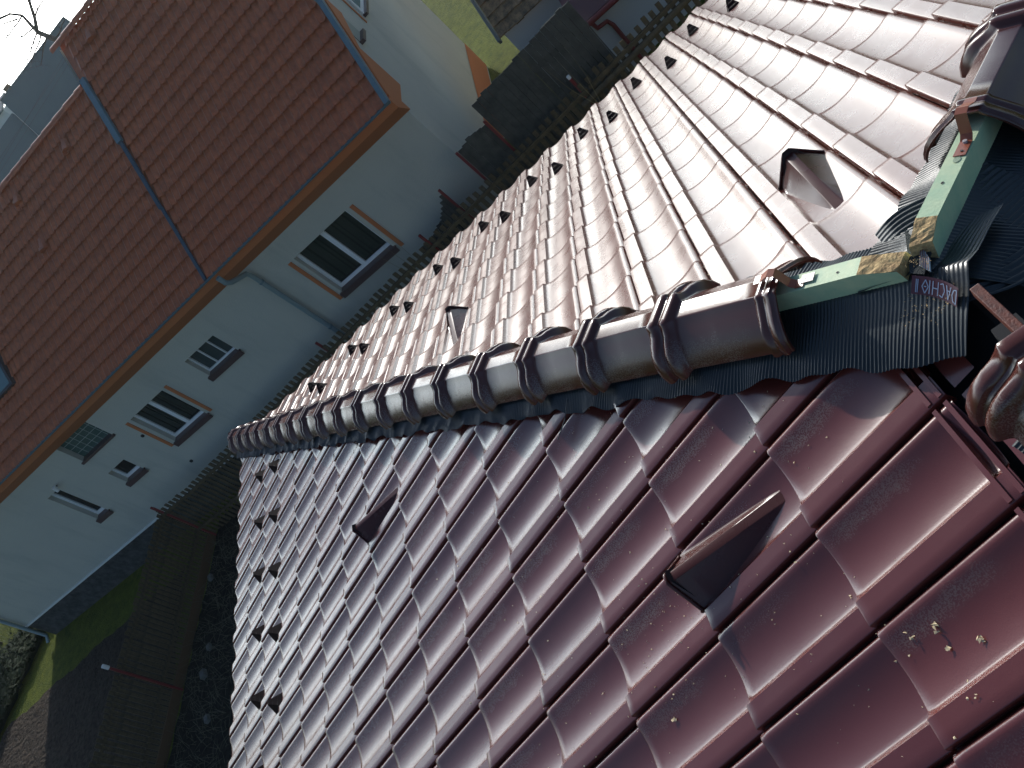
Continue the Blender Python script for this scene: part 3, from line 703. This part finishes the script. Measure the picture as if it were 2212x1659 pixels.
# verge faces
mb = MB(); mb.prism([Q(UC+.10, n, h) for n, h in ((-.55, 4.36), (-.55, 4.46), (3.65, 8.30), (3.65, 8.18))], U*.015); mb.build('verge_flashing', M_ZINC, nb_h)
mb = MB()
for k in range(1): 
    mb.box(RF(UC+.02, -.03, .045), U*.105, RF(0, 1, 0)*1 - RF(0, 0, 0)*1, (0, 0, 0.001))
mb = MB(); a_ = RF(UC+.03, -.03, .045); mb.box(a_, U*.09, (RF(0, SRT, 0)-RF(0, 0, 0)), (RF(0, 0, .03)-RF(0, 0, 0))); mb.build('verge_flashing', M_ZINC, nb_h)
mb = MB(); a_ = RF(13.62, .0, .018); mb.box(a_, U*.065, (RF(0, 1.65, 0)-RF(0, 0, 0)), (RF(0, 0, .03)-RF(0, 0, 0)))
a_ = RF(13.60, 1.65, .02); mb.box(a_, U*.075, (RF(0, 1.55, 0)-RF(0, 0, 0)), (RF(0, 0, .045)-RF(0, 0, 0)))
mb.build('joint_flashing', mat('joint_zinc', (.055, .085, .11), .45), nb_h)
mb = MB(); a_ = RF(13.57, 3.2, .02); mb.box(a_, U*.13, (RF(0, SLF+.05-3.2, 0)-RF(0, 0, 0)), (RF(0, 0, .07)-RF(0, 0, 0))); mb.build('joint_flashing', M_ZINC, nb_h)
mb = MB(); mb.face([mb.vert(p) for p in (Q(13.50, 2.9, 7.0), Q(13.50, 3.65, 7.7), Q(13.50, 3.65, 8.16), Q(13.50, 2.9, 7.50))]); mb.build('gable_step', mat('pale_step', (.5, .45, .43), .8), nb_h)
# gutter half round
mb = MB(); rows = []
for u in (-.3, UC+.10):
    rows.append([mb.vert(Q(u, -.54 + .048*cos(a_*pi/8), 4.40 + .048*sin(a_*pi/8))) for a_ in range(8, 17)])
for u in (UC+.1,): pass
mb.grid(rows); rows = []
for u in (-.3, UC+.10): rows.append([mb.vert(Q(u, -.54 + .040*cos(a_*pi/8), 4.40 + .040*sin(a_*pi/8))) for a_ in range(8, 17)])
mb.grid(rows); mb.tube([Q(-.3, -.588, 4.402), Q(UC+.1, -.588, 4.402)], .010, 8); mb.build('gutter', M_ZINC, nb_h, smooth=50)
# downspout
UD = 10.325*HK
mb = MB(); mb.tube([Q(UD-.10, -.585, 4.30), Q(UD-.10, -.585, 4.12), Q(UD-.08, -.50, 4.02), Q(UD+.02, -.14, 3.80), Q(UD+.02, -.09, 3.66), Q(UD+.02, -.09, 1.2)], .052, 10); dp = mb.build('downspout', M_ZINC2, nb_h, smooth=50)
for h in (3.45, 1.75):
    mb = MB(); mb.tube([Q(UD+.02, -.09, h-.02), Q(UD+.02, -.09, h+.02)], .062, 10); oc = bpy.data.objects.new('pipe_bracket', mb.mesh('pipe_bracket', M_ZINC)); COL.objects.link(oc); oc.parent = dp
mb = MB(); mb.tube([Q(.06, -.10, 4.1), Q(.06, -.10, .25), Q(.0, -.25, .12)], .05, 8); mb.build('downspout', M_ZINC2, nb_h, smooth=50)
# lamp, vents
mb = MB(); mb.tube([Q(6.00, .0, 3.22), Q(6.00, -.12, 3.22), Q(6.02, -.14, 3.28)], .014, 8); lo = mb.build('wall_lamp', M_BLACK, nb_h)
mb = MB(); mb.tube([Q(6.02, -.14, 3.16), Q(6.06, -.14, 3.30)], [.05, .05], 12); oc = bpy.data.objects.new('lamp_shade', mb.mesh('lamp_shade', M_CREAM, smooth=40)); COL.objects.link(oc); oc.parent = lo
for u, h in ((6.43, 2.0), (6.39, 1.05)):
    mb = MB(); mb.tube([Q(u*HK, -.02, h*HK), Q(u*HK, .02, h*HK)], .042, 12); mb.build('vent_hole', M_BLACK, nb_h)
# roof vents
def rvent(u, s):
    mb = MB(); rows = []
    for i in range(6):
        f = i/5
        rows.append([mb.vert(RF(u + x*(1-.6*f), s + .30*f, .02 + z*(1-f))) for x, z in ((-.12, 0), (-.08, .09), (0, .12), (.08, .09), (.12, 0))])
    mb.grid(rows); mb.face([rows[0][i] for i in range(5)]); mb.build('roof_vent', M_CLAY, nb_h, smooth=40)
for u, n in ((10.62, 1.61), (12.44, 2.4), (14.3, 3.22), (10.65, 2.46)): rvent(u, (n+.55)/CP)
# roof window at the left
def roofbox(mb, u0, u1, n0, n1, z0, z1):
    s0, s1 = (n0+.55)/CP, (n1+.55)/CP; mb.box(RF(u0, s0, z0), U*(u1-u0), RF(0, s1, 0)-RF(0, s0, 0), RF(0, 0, z1)-RF(0, 0, z0))
mb = MB(); roofbox(mb, 7.0, 8.0, .46, 1.32, .0, .10); rw = mb.build('roof_window', mat('flashing_collar', (.06, .05, .05), .5), nb_h)
mb = MB(); roofbox(mb, 7.05, 7.94, .50, 1.27, .101, .11); oc = bpy.data.objects.new('pane', mb.mesh('pane', mat('blue_pane', (.10, .18, .19), .35))); COL.objects.link(oc); oc.parent = rw
# gable windows (only their lower ends show)
mb = MB(); 
def gb(mb, n0, n1, h0, h1, e0=.0, e1=.05): mb.box(Q(UC+e0, n0, h0), U*(e1-e0), N*(n1-n0), Z*(h1-h0))
gb(mb, 1.0, 1.42, 4.86, 4.93, 0, .10); gw = mb.build('gable_window', M_SILL, nb_h)
mb = MB(); gb(mb, 1.0, 1.38, 4.931, 6.1, .003, .02); oc = bpy.data.objects.new('pane', mb.mesh('pane', mat('grey_reveal', (.30, .32, .27), .8))); COL.objects.link(oc); oc.parent = gw
mb = MB(); gb(mb, 2.30, 3.30, 4.78, 4.84, 0, .10); gw = mb.build('gable_window', M_SILL, nb_h)
mb = MB(); gb(mb, 2.34, 3.26, 4.841, 6.0, .003, .03); oc = bpy.data.objects.new('window_frame', mb.mesh('window_frame', M_WHITE)); COL.objects.link(oc); oc.parent = gw
mb = MB(); gb(mb, 2.42, 3.18, 4.93, 5.92, .031, .036); oc = bpy.data.objects.new('pane', mb.mesh('pane', mat('sky_pane', (.10, .2, .28), .1))); COL.objects.link(oc); oc.parent = gw
mb = MB(); gb(mb, 2.10, 2.16, 4.75, 6.0, .002, .016); mb.build('painted_stripe', M_OCHRE, nb_h)

# ------------------------------------------------------------------ picket fences
def ptop(u): return 1.53 if u < 9 else 1.53 + (u-9)*.088
PK = MB(); PK.box((-.040, -.010, 0), (.080, 0, 0), (0, .020, 0), (0, 0, 1.45)); PKM = PK.mesh('picket', M_WOOD)
def picket_fence(P0, P1, label, posts, zt, group=None, spacing=.147, maxn=100, rail=True, capped=True):
    P0, P1 = Vector(P0), Vector(P1); d = (P1-P0); d.z = 0; Lf = d.length; d.normalize(); nrm = Vector((-d.y, d.x, 0))
    fo = empty('picket_fence', (P0.x, P0.y, zt(0)-1.5), label, 'fence', group)
    rg = random.Random(len(label)); n = min(maxn, int(Lf/spacing)); ang = math.atan2(d.y, d.x)
    for i in range(n):
        t = (i+.5)*Lf/n
        o_ = link('picket', PKM, fo); p = P0 + d*t
        o_.matrix_basis = Matrix.Translation((p.x, p.y, zt(t)-1.45+rg.uniform(-.02, .02))) @ Matrix.Rotation(ang + rg.uniform(-.04, .04), 4, 'Z') @ Matrix.Rotation(rg.uniform(-.012, .012), 4, 'Y')
    for dz in (.14, 1.05):
        mb = MB(); m_ = 12
        for i in range(m_):
            a_, b_ = Lf*i/m_, Lf*(i+1)/m_; pa = P0+d*a_ - nrm*.012; pb = P0+d*b_ - nrm*.012
            o0 = Vector((pa.x, pa.y, zt(a_)-dz-.06)); o1 = Vector((pb.x, pb.y, zt(b_)-dz-.06)); mb.box(o0, o1-o0, -nrm*.04, Z*.07)
        mb.build('rail', M_WOOD, fo)
    for t, cap, wd in posts:
        p = P0 + d*t + nrm*.03
        mb = MB(); mb.tube([(p.x, p.y, zt(t)-1.6), (p.x, p.y, zt(t)+.16)], .030, 10); po = mb.build('post', M_RED, fo, smooth=50)
        if cap:
            mb = MB(); mb.tube([(p.x, p.y, zt(t)+.161), (p.x, p.y, zt(t)+cap)], cap*.14, 12); oc = bpy.data.objects.new('post_cap', mb.mesh('post_cap', M_CREAM, smooth=50)); COL.objects.link(oc); oc.parent = po
            oc.matrix_parent_inverse = Matrix.Identity(4)
    return fo, d, nrm
FN = -.95
f1 = Q(7.62, FN, 0); f1e = Q(21.12, FN, 0)
picket_fence(f1, f1e, 'long weathered picket fence running along the front of the white house', [(.05, False, 0), (3.2, False, 0), (6.4, False, 0), (9.60, False, 0), (13.4, .22, 0)], lambda t: -7.5 + ptop(7.62+t))
f2 = Q(21.16, FN, 0); f2e = Q(24.9, FN, 0)
picket_fence(f2, f2e, 'picket fence at the top edge with white wall and red downpipe behind it', [], lambda t: -7.5 + ptop(21.16+t), maxn=25)
ff, d_, nr_ = picket_fence((13.20, 14.40, 0), (4.2, 16.62, 0), 'dark picket fence in deep shade beside the dug garden plot', [(.05, False, 0), (3.78, .30, 0), (7.4, False, 0)], lambda t: -7.5+1.50, spacing=.112)
mb = MB(); mb.box(Vector((13.2, 14.36, -7.52)) , d_*9.2, nr_*-.05, Z*.22); mb.build('base_board', mat('brown_board', (.12, .07, .035), .9), ff)
# heavy top rail on the fence at the top edge
mb = MB(); a_ = Q(20.9, FN-.08, ptop(20.9)-.30); b_ = Q(24.9, FN-.08, ptop(24.9)-.26); mb.tube([a_, b_], .055, 10)
tagit(mb.build('timber_rail', M_WOOD, smooth=50), 'thick dark round timber rail lying along the fence at the top edge', 'rail')
# board fences just behind
BN = -.50
def board_fence(u0, u1, top, label, posts=(), w_=.12):
    fo = empty('board_fence', Q(u0, BN, gz(u0)), label, 'fence'); rg = random.Random(int(u0*10)); u = u0; i = 0
    while u < u1 - .01:
        wv = min(w_*rg.uniform(.85, 1.15), u1-u); h = top(u + wv/2) + rg.uniform(-.02, .02); mb = MB()
        ub(mb, u+.003, u+wv-.003, BN + rg.uniform(-.008, .008), BN+.022, gz(u)-.05, h); mb.build('board', M_BOARD, fo); u += wv
    tmin = min(top(u0+.02), top(u1-.02), top((u0+u1)/2))
    for h in (gz(u0)+.4, tmin-.35):
        mb = MB(); ub(mb, u0, u1, BN+.024, BN+.07, h, h+.07); mb.build('rail', M_BOARD, fo)
    for up, ht in posts:
        mb = MB(); ub(mb, up-.022, up+.022, BN-.05, BN-.012, gz(up)-.1, ht); mb.build('post', M_RED, fo)
    return fo
board_fence(19.47, 21.72, lambda u: 3.36 + (u-19.47)*.085, 'tall dark plank fence standing right of the house corner', ((19.44, 3.02),))
board_fence(18.72, 19.40, lambda u: 2.88 + .10*sin((u-18.72)*4.2), 'short stepped plank fence between the house corner and the tall planks', ((18.70, 2.93),))
board_fence(16.85, 17.96, lambda u: 1.97 + .62*((u-16.85)/1.11)**2.6, 'plank fence with a swooping top edge in front of the right window', ((17.97, 2.63),), w_=.085)
# rubble by the fence
rg = random.Random(31)
for i, (x, y, r_, lab) in enumerate(((11.79, 14.30, .10, 'pale concrete lump at the foot of the dark fence, the one nearest the house'), (9.9, 14.2, .09, 'grey rubble block in the shaded yard, half way along the dark fence'), (9.3, 14.3, .12, 'grey rubble slab in the shaded yard near the white capped red post'), (8.2, 14.1, .10, 'pale rubble stone in the shaded yard near the bottom edge'))):
    mb = MB(); mb.box((x, y, -7.47), (r_*1.6, r_*.5, 0), (-r_*.4, r_, 0), (.01, .02, r_*.8)); tagit(mb.build('rubble_block', M_CONC, bevel=.012), lab, 'rubble', 'rubble in the yard')
# dry twigs and weeds in the yard
mb = MB()
for i in range(900):
    x = rg.uniform(6.5, 12.8); y = 12.4 + rg.uniform(0, 1.9) + (12.8-x)*.2; p = Vector((x, y, -7.46)); dr = Vector((rg.uniform(-1, 1), rg.uniform(-1, 1), rg.uniform(.1, .9))).normalized()
    l_ = rg.uniform(.1, .45); mb.tube([p, p+dr*l_*.5+Vector((0, 0, .02)), p+dr*l_+Vector((rg.uniform(-.05, .05), rg.uniform(-.05, .05), 0))], [.004, .003, .0012], 3, cap=False)
tagit(mb.build('dry_weeds', mat('dry_stalks', (.13, .125, .085), .9)), 'tangle of dry stalks and twigs in the shaded yard', kind='stuff')
# a few tall stalks rising beside our eaves
for i, (u, n, lab) in enumerate(((21.2, -1.3, 'thin dry stalk rising before the thick rail at the top'), (16.9, -1.35, 'thin dry stalk in front of the plank fence with red posts'))):
    mb = MB(); p = Q(u, n, gz(u)); 
    for k in range(3): mb.tube([p+U*.03*k, p + Vector((.05*k, .05, 1.0)), p + Vector((.02, .16*k-.1, 1.7)), p + Vector((.0, .22*k-.15, 2.3))], [.008, .006, .004, .001], 4)
    tagit(mb.build('dry_stalk', mat('stalk%d' % i, (.25, .2, .1), .9)), lab, 'plant')

# ------------------------------------------------------------------ shed and annex at the top
sh = empty('old_shed', Q(20, 2.5, gz(20)), 'old shed with mossy orange tile rows and grey wall behind the tall planks', 'shed')
mb = MB(); ub(mb, 20.05, 26, 2.6, 7.5, 1.0, 2.75); mb.build('wall', M_WHITEW, sh)
SHP = radians(38); 
def SR(u, s, n): return Q(u, 2.35 + s*cos(SHP) - n*sin(SHP), 2.70 + s*sin(SHP) + n*cos(SHP))
mb = MB(); rg = random.Random(6)
for k in range(16):
    u = 20.0
    while u < 26:
        wd = .2; dj = rg.uniform(-.02, .02); mb.box(SR(u+.004, k*.26+dj, .0+.0), U*(wd-.008), SR(0, .30, -.045)-SR(0, 0, 0), SR(0, 0, .035+rg.uniform(0, .01))-SR(0, 0, 0)); u += wd
mb.build('roof', M_OLD, sh)
mb = MB(); mb.box(SR(19.93, -.05, -.05), U*.055, SR(0, 4.2, 0)-SR(0, 0, 0), SR(0, 0, .13)-SR(0, 0, 0)); mb.build('verge_board', mat('grey_board', (.22, .22, .20), .8), sh)
an = empty('low_annex', Q(21.8, 1.0, 1.2), 'low white outbuilding with dark red gutter and downpipe behind the pickets', 'outbuilding')
mb = MB(); ub(mb, 21.45, 27, 1.0, 2.2, .6, 2.42); mb.build('wall', M_WHITEW, an)
mb = MB(); mb.box(Q(21.35, .80, 2.45), U*5.6, N*1.6+Z*.50, Z*.05); mb.build('roof', mat('dark_red_roof', (.10, .03, .03), .5), an)
mb = MB(); mb.tube([Q(21.3, .78, 2.44), Q(27, .78, 2.44)], .055, 8); mb.build('gutter', M_RED, an, smooth=50)
mb = MB(); mb.tube([Q(21.62, .80, 2.40), Q(21.64, .80, 2.26), Q(21.82, .93, 2.18), Q(21.86, .94, 2.05), Q(21.86, .94, .9)], .04, 8); mb.build('downspout', M_RED, an, smooth=50)

# ------------------------------------------------------------------ vegetation
def bush(name, c, rx, ry, hz, n, seed, label, cat='shrub'):
    mb = MB(); rg = random.Random(seed)
    for i in range(n):
        z = rg.random()**.8; rr = (1-z)**.55*(.55+.45*rg.random())*(1+.25*sin(z*17)); a_ = rg.uniform(0, 6.283)
        p = c + Vector((rx*rr*cos(a_), ry*rr*sin(a_), hz*z)); v = Vector((cos(a_)*.5+rg.uniform(-.3, .3), sin(a_)*.5+rg.uniform(-.3, .3), .9)).normalized(); s_ = v.orthogonal().normalized()
        l_ = rg.uniform(.08, .20); wv = l_*.22
        q_ = [mb.vert(p - s_*wv), mb.vert(p + s_*wv), mb.vert(p + v*l_)]; mb.face(q_)
    root = empty(name, c, label, cat); mb.build('foliage', M_LEAF, root)
    mb = MB(); mb.tube([c, c+Vector((0, 0, hz*.8))], [.06, .01], 6); mb.build('trunk', M_BARK, root)
bush('evergreen_shrub', Vector((16.8, 25.6, -7.5)), 1.5, 1.4, 2.9, 9000, 1, 'bushy evergreen shrub past the left end of the white house')
bush('evergreen_shrub', Vector((13.7, 26.1, -7.5)), 1.1, 1.1, 1.9, 5000, 2, 'lower evergreen shrub left of the dug garden plot')
# dark leaf cover standing in for the shadow left of the sunlit strip
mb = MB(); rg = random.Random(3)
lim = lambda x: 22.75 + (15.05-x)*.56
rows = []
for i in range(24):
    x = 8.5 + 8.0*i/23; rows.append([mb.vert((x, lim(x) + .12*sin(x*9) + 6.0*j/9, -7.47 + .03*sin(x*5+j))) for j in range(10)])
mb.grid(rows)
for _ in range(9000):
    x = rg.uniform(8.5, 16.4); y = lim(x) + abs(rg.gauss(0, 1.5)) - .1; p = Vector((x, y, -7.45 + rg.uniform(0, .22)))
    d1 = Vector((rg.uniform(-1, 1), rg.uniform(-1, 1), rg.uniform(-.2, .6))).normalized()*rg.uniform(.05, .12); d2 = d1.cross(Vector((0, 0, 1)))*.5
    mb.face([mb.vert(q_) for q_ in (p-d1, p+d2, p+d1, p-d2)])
tagit(mb.build('leafy_shade_patch', mat('shade_leaves', (.022, .036, .012), .8, .15)), 'dark leafy patch added in place of shade beside the sunlit grass strip', kind='stuff')
# bare tree beyond the ridge
tr = empty('bare_tree', (37.6, 16.4, -7.5), 'bare leafless tree standing behind the red roof ridge', 'tree')
mb = MB(); rg = random.Random(14)
def limb(p, d, l_, r_, depth):
    pts = [p]; rad = [r_]; n = 4
    for i in range(n):
        d = (d + Vector((rg.gauss(0, .16), rg.gauss(0, .16), rg.gauss(.02, .12)))).normalized(); p = p + d*l_/n; pts.append(p); rad.append(r_*(1-.55*(i+1)/n))
    mb.tube(pts, rad, 5 if depth < 3 else 3, cap=False)
    if depth >= 6: return
    for i in range(rg.choice((2, 3, 3)) if depth < 5 else 2):
        j = rg.randint(1, n); a_ = rg.uniform(0, 6.283); o_ = d.orthogonal().normalized(); o_ = Matrix.Rotation(a_, 3, d) @ o_
        limb(pts[j], (d*.65 + o_*rg.uniform(.5, 1.0)).normalized(), l_*rg.uniform(.55, .8), rad[j]*.62, depth+1)
T0 = Vector((37.25, 16.55, -.35))
mb.tube([(37.6, 16.4, -7.5), (37.5, 16.4, -3), T0, (37.15, 16.75, .42)], [.22, .17, .12, .10], 8)
tk = mb.build('trunk', M_BARK, tr, smooth=60); mb = MB()
T1 = Vector((37.15, 16.75, .42))
mb.tube([T1, (37.17, 16.71, .61), (37.22, 16.58, 1.14), (37.13, 16.80, 1.49), (36.98, 17.15, 1.65)], [.075, .07, .055, .045, .03], 6)
mb.tube([T1, (37.3, 16.39, .76), (37.47, 15.99, 1.25), (37.5, 15.9, 2.0)], [.08, .07, .06, .04], 6)
for p, d in (((37.13, 16.8, 1.2), (.1, .7, .5)), ((37.3, 16.2, .9), (-.1, -.4, .6)), ((37.13, 16.8, 1.49), (-.2, .6, .3)), ((36.98, 17.15, 1.65), (0, .9, .1)), ((37.22, 16.58, 1.14), (0, .7, -.1)), ((37.47, 15.99, 1.25), (.1, -.5, .4)), ((37.3, 16.39, .76), (.2, -.8, .1)), ((37.15, 16.75, .42), (-.3, .9, -.15)), ((37.17, 16.7, .3), (-.3, .8, -.45)),
             ((37.25, 16.55, -.2), (-.2, -.9, .1)), ((37.2, 16.6, .1), (-.4, .7, -.5)), ((37.2, 16.6, .6), (-.4, .8, .2))):
    limb(Vector(p), Vector(d).normalized(), 1.25, .036, 1)
mb.build('crown', M_BARK, tr)

# ------------------------------------------------------------------ far buildings
br = empty('grey_roofed_barn', (54, 27, -7.5), 'big grey roofed barn in the distance behind the red ridge', 'barn')
r0, r1 = Vector((53.4, 22.0, -.72)), Vector((51.85, 27.85, -.62)); dn = Vector((-5.5, -1.5, -6.0))
mb = MB(); mb.prism([r0, r1, r1+dn, r0+dn], Vector((.05, 0, -.15))); mb.prism([r0, r1, r1+Vector((5, 1.5, -5.5)), r0+Vector((5, 1.5, -5.5))], Vector((0, 0, -.15)))
k_ = 0
for i in range(28):
    p = r0.lerp(r1, i/28); mb.box(p + Vector((-.06, 0, 0)), (r1-r0)/30, (.14, .03, 0), (0, 0, .06))
mb.build('roof', M_BARN, br)
mb = MB(); r2, r3 = r1+Vector((-.4, .05, -.75)), r1+Vector((-1.9, 5.2, -.75)); mb.prism([r2, r3, r3+dn, r2+dn], Vector((.05, 0, -.15))); mb.build('lower_roof', M_BARN, br)
mb = MB(); mb.prism([r1+dn*.93+Vector((0, .0, -.2)), r0+dn*.93+Vector((0, 0, -.2)), r0+Vector((4.6, 1.3, -5.6)), r1+Vector((4.6, 1.3, -5.6))], Vector((0, 0, -1.6))); mb.build('wall', M_WHITEW, br)
mb = MB(); mb.box(r1 + Vector((.2, -.9, -.4)), (.35, 0, 0), (0, .35, 0), (0, 0, .65)); mb.build('chimney', M_OLD, br)
cb = empty('distant_cottage', (45, 26, -7.5), 'pale walled cottage far off at the left edge', 'house'); cb.location = (58.5, 32, -7.5)
mb = MB(); mb.box((58, 31.5, -7.5), (1.6, -.1, 0), (-.3, 1.7, 0), (0, 0, 6.2)); mb.build('wall', M_WHITEW, cb)
mb = MB(); mb.box((57.8, 31.4, -1.3), (2.0, -.1, .4), (-.34, 1.95, 0), (0, 0, .10)); mb.build('roof', M_BARN, cb)
for a_, b_ in (((33.09, 16.05, -.67), (31.43, 19.25, -.73)), ((33.04, 16.14, -.60), (31.33, 19.43, -.84)), ((33.06, 16.12, -.83), (31.21, 19.64, -.99))):
    A_, B_ = Vector(a_), Vector(b_); dd = (B_-A_); mb = MB(); P_ = [A_ - dd*3 + (dd*7)*(i/14) + Vector((0, 0, .012*(i-7)**2/7)) for i in range(15)]
    mb.tube(P_, .006, 4); tagit(mb.build('overhead_wire', M_BARK), 'thin overhead wire crossing in front of the grey barn roof', 'wire', 'overhead wires before the barn')

# ------------------------------------------------------------------ haze
hz = bpy.data.materials.new('haze'); hz.use_nodes = True; t_ = hz.node_tree
t_.nodes.remove(t_.nodes['Principled BSDF']); pv = t_.nodes.new('ShaderNodeVolumePrincipled'); t_.links.new(pv.outputs[0], t_.nodes['Material Output'].inputs['Volume'])
pv.inputs['Color'].default_value = (.9, .96, 1, 1); pv.inputs['Density'].default_value = .00035; pv.inputs['Anisotropy'].default_value = .6
mb = MB(); mb.box((-1100, -1100, -95), (2200, 0, 0), (0, 2200, 0), (0, 0, 101.0)); tagit(mb.build('haze', hz), kind='stuff')
